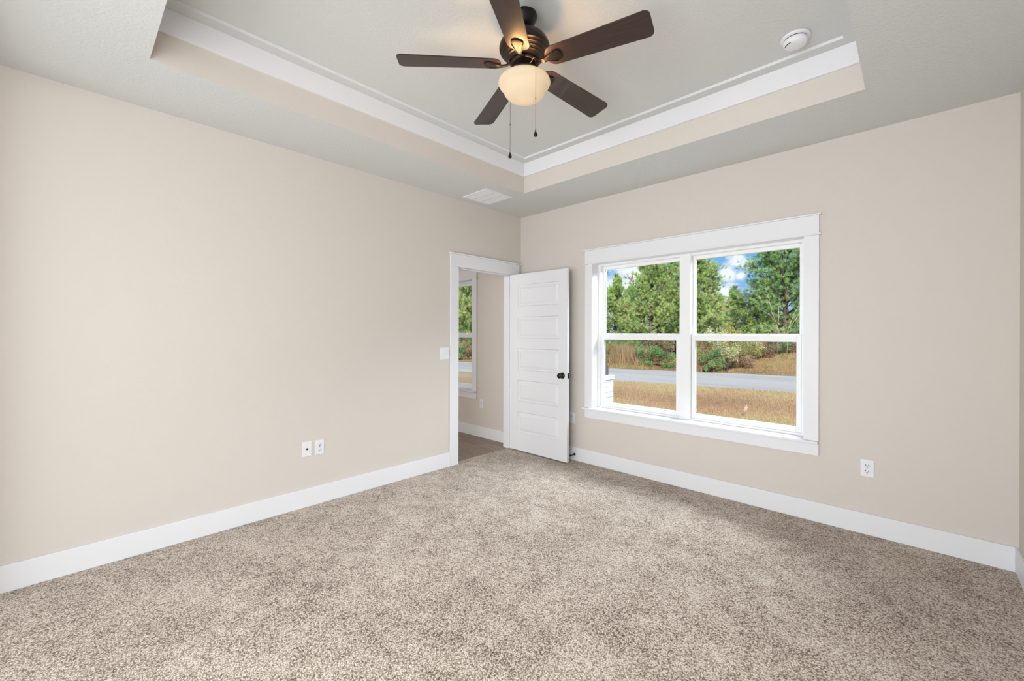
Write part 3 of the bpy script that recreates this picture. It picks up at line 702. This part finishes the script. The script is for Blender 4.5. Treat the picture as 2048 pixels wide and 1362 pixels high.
protos = [pine_proto(7.6, 2.6, 11, M['pine_a'], .7, dens=1.15), pine_proto(8.6, 3.3, 23, M['pine_b'], .4, dens=1.35), pine_proto(6.0, 2.1, 37, M['pine_a'], .25, dens=1.1)]
pine_spots = [  # px, depth, proto, scale, rotation, label
    (1302, 27.0, 0, .98, .4, 'yellow green pine with a visible trunk, behind the left window half'),
    (1574, 27.0, 1, 1.12, 1.9, 'large dense dark green pine at the right edge of the window'),
    (1398, 26.0, 0, 1.02, 2.6, 'pine just right of the window mullion, its crown against blue sky'),
    (1470, 29.5, 2, .80, 1.1, 'short pine in the dip of the tree line below the clouds'),
    (1515, 28.0, 2, .74, 3.0, 'small pine left of the large dark pine'),
    (1232, 30.5, 2, .95, 5.0, 'pine at the far left edge of the twin window'),
    (1352, 31.5, 1, .86, 3.9, 'dark pine half hidden behind the window mullion'),
    (943, 30.5, 0, 1.1, 2.2, 'bright green pine seen through the doorway window'),
    (905, 33.0, 1, .9, 4.4, 'dark pine at the left of the doorway window view'),
    (1262, 33.0, 1, .62, 2.9, 'low dark pine behind the yellow green pine'),
    (1438, 33.5, 1, .56, 5.6, 'low dark pine deep in the woods under the cloud'),
    (1540, 33.0, 1, .60, 0.2, 'low dark pine behind the small pine'),
]
used = set()
for px, dp_, pi_, sc, rz, lab in pine_spots:
    o = protos[pi_] if pi_ not in used else copy_tree(protos[pi_]); used.add(pi_)
    dp_ *= 1.12; sc *= 1.12
    x, y = at(px, dp_); o.location = (x, y, gz(x, y)-.05); o.scale = (sc,)*3; o.rotation_euler = (0, 0, rz)
    tag(o, lab, 'tree', 'pines beyond the road')

# shrubs
LM = {
 'green': leaf_mat('shrub_green', [(0, (90, 122, 78)), (.5, (130, 166, 106)), (1, (176, 196, 132))]),
 'olive': leaf_mat('shrub_olive', [(0, (124, 116, 74)), (.5, (168, 164, 104)), (1, (206, 200, 136))]),
 'brown': leaf_mat('shrub_brown', [(0, (124, 96, 82)), (.5, (174, 142, 118)), (1, (206, 182, 144))]),
 'straw': leaf_mat('dry_grass', [(0, (138, 110, 86)), (.5, (184, 158, 124)), (1, (214, 192, 158))]),
 'cream': leaf_mat('cream_blossom', [(0, (176, 182, 128)), (.5, (222, 220, 178)), (1, (246, 240, 208))]),
 'yellow': leaf_mat('yellow_blossom', [(0, (160, 160, 80)), (.5, (206, 198, 106)), (1, (232, 222, 140))]),
}
def cloud_leaves(n, wx, hz, rng, size, lump=11, squash=1.0):
    cen = np.c_[rng.uniform(-.65, .65, lump)*wx, rng.uniform(-.5, .5, lump)*wx, rng.uniform(.12, .84, lump)*hz]
    cr = rng.uniform(.22, .40, lump)
    idx = rng.integers(0, lump, n); d = unit(rng.normal(size=(n, 3)))*rng.uniform(.55, 1.05, (n, 1))
    P = cen[idx]+d*cr[idx][:, None]*np.array([wx, wx, hz*.62])
    P[:, 2] = np.abs(P[:, 2]); a = unit(rng.normal(size=(n, 3))); b_ = unit(np.cross(a, rng.normal(size=(n, 3))))
    s = size*rng.uniform(.5, 1.2, (n, 1)); V = np.stack([P-a*s, P+b_*s*.6, P+a*s], 1)
    return V, np.clip(rng.normal(.5, .16, n)+.15*rng.normal(size=lump)[idx], 0, 1), P
def shrub(px, depth, width, height, leaf, label, flower=None, seed=0, n=2600, fl=700, name='shrub', size=.05):
    rng = np.random.default_rng(seed+int(px)); rnd = random.Random(seed+int(px)); x, y = at(px, depth)
    r = empty(name, (x, y, gz(x, y)-.02)); mb = MB()
    for k in range(16):
        a = rnd.uniform(0, 6.28); e = (math.cos(a)*width*rnd.uniform(.2, .75), math.sin(a)*width*rnd.uniform(.2, .75), height*rnd.uniform(.5, .95))
        mb.tube([(e[0]*.1, e[1]*.1, 0), (e[0]*.5, e[1]*.5, e[2]*.55), e], [.014, .010, .004], 4)
    mb.build('stems', M['bark'], r)
    V, tt, P = cloud_leaves(n, width, height, rng, size); tri_mesh('leaves', V, tt, LM[leaf], r)
    if flower:
        top = P[P[:, 2] > height*.42]; c = top[rng.integers(0, len(top), max(fl//14, 1))]
        q = np.repeat(c, 14, 0)+rng.normal(0, .055, (len(c)*14, 3)); a = unit(rng.normal(size=q.shape)); b_ = unit(np.cross(a, rng.normal(size=q.shape)))
        s = .036*rng.uniform(.6, 1.2, (len(q), 1)); tri_mesh('blossoms', np.stack([q-a*s, q+b_*s, q+a*s], 1), rng.uniform(0, 1, len(q)), LM[flower], r)
    return tag(r, label, 'shrub', 'shrubs along the far verge')
def reeds(px, depth, width, height, leaf, label, seed=0, n=1500):
    rng = np.random.default_rng(seed+int(px)); x, y = at(px, depth)
    B = np.c_[rng.normal(0, width*.5, n), rng.normal(0, width*.35, n), np.zeros(n)]
    d = unit(np.c_[rng.normal(0, .16, n), rng.normal(0, .16, n), np.ones(n)]); L = height*rng.uniform(.45, 1.05, (n, 1))
    s = unit(np.cross(d, rng.normal(size=(n, 3))))*.012
    V = np.stack([B-s, B+s, B+d*L], 1); o = tri_mesh('dry_grass_clump', V, np.clip(rng.normal(.5, .25, n), 0, 1), LM[leaf]); o.location = (x, y, gz(x, y)-.02)
    return tag(o, label, 'grass clump', 'dry grass clumps on the far verge')
shrub(1212, 26.3, .75, 1.25, 'olive', 'yellow green shrub at the left end of the verge', seed=1)
reeds(1238, 26.0, .9, 1.45, 'straw', 'tall straw coloured grass left of the green bushes', 1)
reeds(1262, 25.4, .7, 1.25, 'straw', 'shorter straw coloured grass touching the green bushes', 2)
shrub(1298, 24.4, .85, 1.28, 'green', 'rounded blue green bush in the left window half', seed=2, n=3400)
shrub(1334, 23.4, .62, 1.05, 'green', 'smaller green bush by the mullion', seed=3, n=2600)
reeds(1398, 22.0, .40, .85, 'brown', 'reddish brown grass tuft right of the mullion', 3, 800)
shrub(1392, 23.0, .75, 1.45, 'olive', 'olive brown shrub behind the reddish tuft', seed=5)
shrub(1424, 21.4, .62, 1.25, 'green', 'green bush left of the cream flowered shrub', seed=6)
shrub(1452, 21.3, .62, 1.50, 'olive', 'cream flowered shrub in the middle of the right window half', 'cream', 7, 2200, 2400, 'flowering_shrub')
shrub(1432, 24.5, .85, 2.25, 'olive', 'tall pale cream flowering shrub rising above the sash rail', 'cream', 8, 1600, 3000, 'flowering_shrub')
shrub(1466, 25.0, .72, 2.25, 'olive', 'tall yellow flowering shrub rising above the sash rail', 'yellow', 9, 1600, 2600, 'flowering_shrub')
shrub(1490, 21.9, .80, 1.05, 'brown', 'reddish brown twiggy shrub on the bank', seed=10, n=2300)
shrub(1512, 23.4, .75, 1.35, 'olive', 'shrub with scattered white blossoms above the bank', 'cream', 11, 1800, 1300, 'flowering_shrub')
shrub(1482, 24.0, .7, 1.45, 'olive', 'blossoming shrub directly behind the reddish brown one', 'cream', 12, 1600, 900, 'flowering_shrub')
shrub(1540, 24.8, .8, 1.10, 'brown', 'brown shrub on the crest of the bank', seed=13)
shrub(1578, 24.8, .62, 1.25, 'green', 'green shrub with white flowers at the right end of the bank', 'cream', 14, 1800, 800, 'flowering_shrub')
shrub(1568, 27.0, .7, 1.9, 'olive', 'pale shrub under the large dark pine', 'cream', 16, 1200, 900, 'flowering_shrub')
shrub(1255, 28.3, 1.3, 1.7, 'green', 'dark bush behind the tall straw grass', seed=17, n=3200)
shrub(1320, 26.5, 1.3, 1.7, 'brown', 'brown thicket behind the rounded green bush', seed=18, n=3000)
shrub(1405, 25.0, 1.2, 1.6, 'brown', 'brown thicket behind the tall cream shrub', seed=19, n=2600)
shrub(1530, 26.5, 1.2, 1.5, 'brown', 'brown thicket below the small pine', seed=20, n=2600)
shrub(938, 30.2, .9, 1.35, 'brown', 'reddish brown shrub in the doorway window', seed=21)
shrub(920, 30.2, .8, 1.2, 'green', 'green shrub left in the doorway window', seed=22)
shrub(958, 30.2, .9, 1.2, 'green', 'green shrub right in the doorway window', seed=23)
shrub(930, 32.5, 1.3, 1.8, 'green', 'dark thicket at the back of the doorway window view', seed=24, n=3000)

shrub(1502, 22.9, .75, 1.0, 'olive', 'low olive shrub right of the reddish brown twiggy one', seed=31)
shrub(1526, 23.4, .75, .95, 'brown', 'low brown shrub on the slope left of the slim trunks', seed=32)
shrub(1560, 24.2, .75, .95, 'green', 'low green shrub at the foot of the slim trunks', seed=33, n=2000)
shrub(1592, 24.3, .7, 1.0, 'brown', 'low brown shrub at the right end of the bank crest', seed=34)
shrub(1248, 27.0, .9, 1.35, 'olive', 'olive shrub among the tall straw grass', seed=35)
shrub(1416, 22.6, .9, 1.3, 'olive', 'olive thicket between the green bush and the mullion', seed=36)
shrub(1470, 22.6, .9, 1.25, 'olive', 'olive thicket behind the cream flowered shrub', seed=37)
# slim young trunks on the bank
for px, dd, hh, lab in ((1546, 23.8, 1.5, 'left of two slim dark trunks on the bank'), (1553, 24.0, 1.5, 'right of two slim dark trunks on the bank')):
    x, y = at(px, dd); mb = MB(); mb.tube([(x, y, gz(x, y)-.05), (x+.02, y, gz(x, y)+hh*.5), (x+.06, y, gz(x, y)+hh)], [.055, .048, .035], 8)
    tag(mb.build('tree_trunk', M['bark']), lab, 'tree trunk', 'slim trunks on the bank')
def sapling(px, dd, pts, label):
    x, y = at(px, dd); z0 = gz(x, y); r = empty('bare_sapling', (x, y, z0)); mb = MB()
    for ln in pts: mb.tube([tuple(RT*a+Vector((0, 0, b_))) for a, b_ in ln], [.011-.006*i/(len(ln)-1) for i in range(len(ln))], 5)
    mb.build('stem', M['twig'], r); tag(r, label, 'sapling', 'bare saplings')
sapling(1556, 23.5, [[(0, 0), (0, 1.4), (-.12, 1.9), (-.34, 2.4), (-.50, 3.1)], [(-.10, 1.85), (-.5, 2.3), (-1.0, 2.6)], [(-.02, 1.5), (.05, 2.2), (.02, 2.8)]], 'bare pale sapling in front of the large dark pine')
sapling(1574, 23.5, [[(0, 0), (.05, 1.4), (.35, 2.2), (.72, 2.9)], [(.1, 1.5), (.5, 2.0), (.8, 2.5)]], 'leaning bare sapling at the right edge of the window')

def verge_tufts():
    rng = np.random.default_rng(5); n = 26000
    pxx = rng.uniform(1190, 1620, n); dpt = rng.uniform(19, 29, n)
    X = CAM.x+FW.x*dpt+RT.x*(pxx-1024)/F_PX*dpt; Y = CAM.y+FW.y*dpt+RT.y*(pxx-1024)/F_PX*dpt
    k = Y > 19.95+.27*X; X, Y = X[k], Y[k]; n = len(X); Zs = np.array([gz(a, b) for a, b in zip(X, Y)])
    B = np.c_[X, Y, Zs]; d = unit(np.c_[rng.normal(0, .5, n), rng.normal(0, .5, n), np.ones(n)])
    s = unit(np.cross(d, rng.normal(size=(n, 3))))*.012
    V = np.stack([B-s, B+s, B+d*rng.uniform(.06, .2, (n, 1))], 1)
    tt = np.clip(.45+.3*np.sin(X*1.3+Y*.7)+rng.normal(0, .25, n), 0, 1)
    tag(tri_mesh('verge_grass', V, tt, leaf_mat('verge_blades', [(0, (122, 92, 70)), (.5, (172, 142, 104)), (1, (150, 150, 98))], .3)), 'brown grass growing on the far bank', 'grass', kind='stuff')
verge_tufts()
# lawn blades
rng = np.random.default_rng(77)
n = 90000
dpt = rng.uniform(7.2, 17, n); pxx = rng.uniform(1195, 1610, n)
X = CAM.x+FW.x*dpt+RT.x*(pxx-1024)/F_PX*dpt; Y = CAM.y+FW.y*dpt+RT.y*(pxx-1024)/F_PX*dpt
k = (Y < 12.9+.19*X) & (Y > 2); X, Y = X[k], Y[k]; n = len(X)
B = np.c_[X, Y, np.full(n, ZG)]; d = unit(np.c_[rng.normal(0, .5, n), rng.normal(0, .5, n), np.ones(n)])
s = unit(np.cross(d, rng.normal(size=(n, 3))))*.0042; V = np.stack([B-s, B+s, B+d*rng.uniform(.03, .075, (n, 1))], 1)
green = np.clip(.35+.25*np.sin(Y*1.1-.19*X+1.0)+.12*np.sin(X*1.7)+rng.normal(0, .2, n), 0, 1)
M['blades'] = leaf_mat('lawn_blades', [(0, (146, 117, 93)), (.5, (190, 161, 128)), (.8, (180, 170, 122)), (1, (158, 164, 104))], .2)
tag(tri_mesh('lawn_grass', V, green, M['blades']), 'short dry grass blades on the lawn', 'grass', kind='stuff')

# survey flag on the lawn
x, y = at(1490, 9.9)
r = tag(empty('marker_flag', (x, y, ZG)), 'small pink marker flag standing in the lawn', 'flag')
M['pink'] = principled('pink_flag_plastic', (246, 150, 156), .6)
mb = MB(); mb.tube([(0, 0, 0), (.0, 0, .24)], .0022, 6); mb.build('wire', M['screw'], r)
mb = MB(); q = [RT*0+UP*.235, RT*.050+UP*.285, RT*.060+UP*.215, RT*.012+UP*.155]
off = FW*.0006
mb.add([tuple(p-off) for p in q]+[tuple(p+off) for p in q], [(0, 1, 2, 3), (7, 6, 5, 4)]+[(k, (k+1) % 4, 4+(k+1) % 4, 4+k) for k in range(4)]); mb.build('flag_sheet', M['pink'], r)

# porch pier with post
PX, PY = .052, 1.542
r = tag(empty('porch_column', (PX, PY, ZG)), 'dark square post on a white painted brick pier, left edge of window', 'column')
mb = MB(); mb.box(-.195, .195, -.195, .195, 0, .69-ZG); mb.build('brick_pier', M['brick'], r, .003)
mb = MB(); mb.box(-.208, .208, -.208, .208, .69-ZG, .752-ZG); mb.build('pier_cap', M['brick'], r, .004)
mb = MB(); mb.box(-.145, .145, -.145, .145, .752-ZG, .895-ZG); mb.build('post_base', M['post'], r, .003)
mb = MB(); mb.box(-.123, .123, -.123, .123, .895-ZG, 2.24-ZG); mb.build('post', M['post'], r, .003)
mb = MB(); mb.box(-.145, .145, -.145, .145, 2.24-ZG, 2.36-ZG); mb.build('post_capital', M['post'], r, .003)
mb = MB(); mb.box(-5, .17, 1.42, 1.67, 2.36, 2.60); tag(mb.build('porch_beam', M['post']), 'dark porch beam resting on the brick column post', 'beam', kind='structure')
mb = MB(); mb.box(-5, .30, .2, 1.9, ZG, -.12)
# keep the slab clear of the pier footprint
mb = MB(); mb.box(-5, PX-.21, .2, 1.9, ZG, -.12); mb.box(PX-.21, .30, .2, PY-.21, ZG, -.12); tag(mb.build('porch_floor', M['porch']), 'concrete porch slab outside the front wall', 'porch', kind='structure')
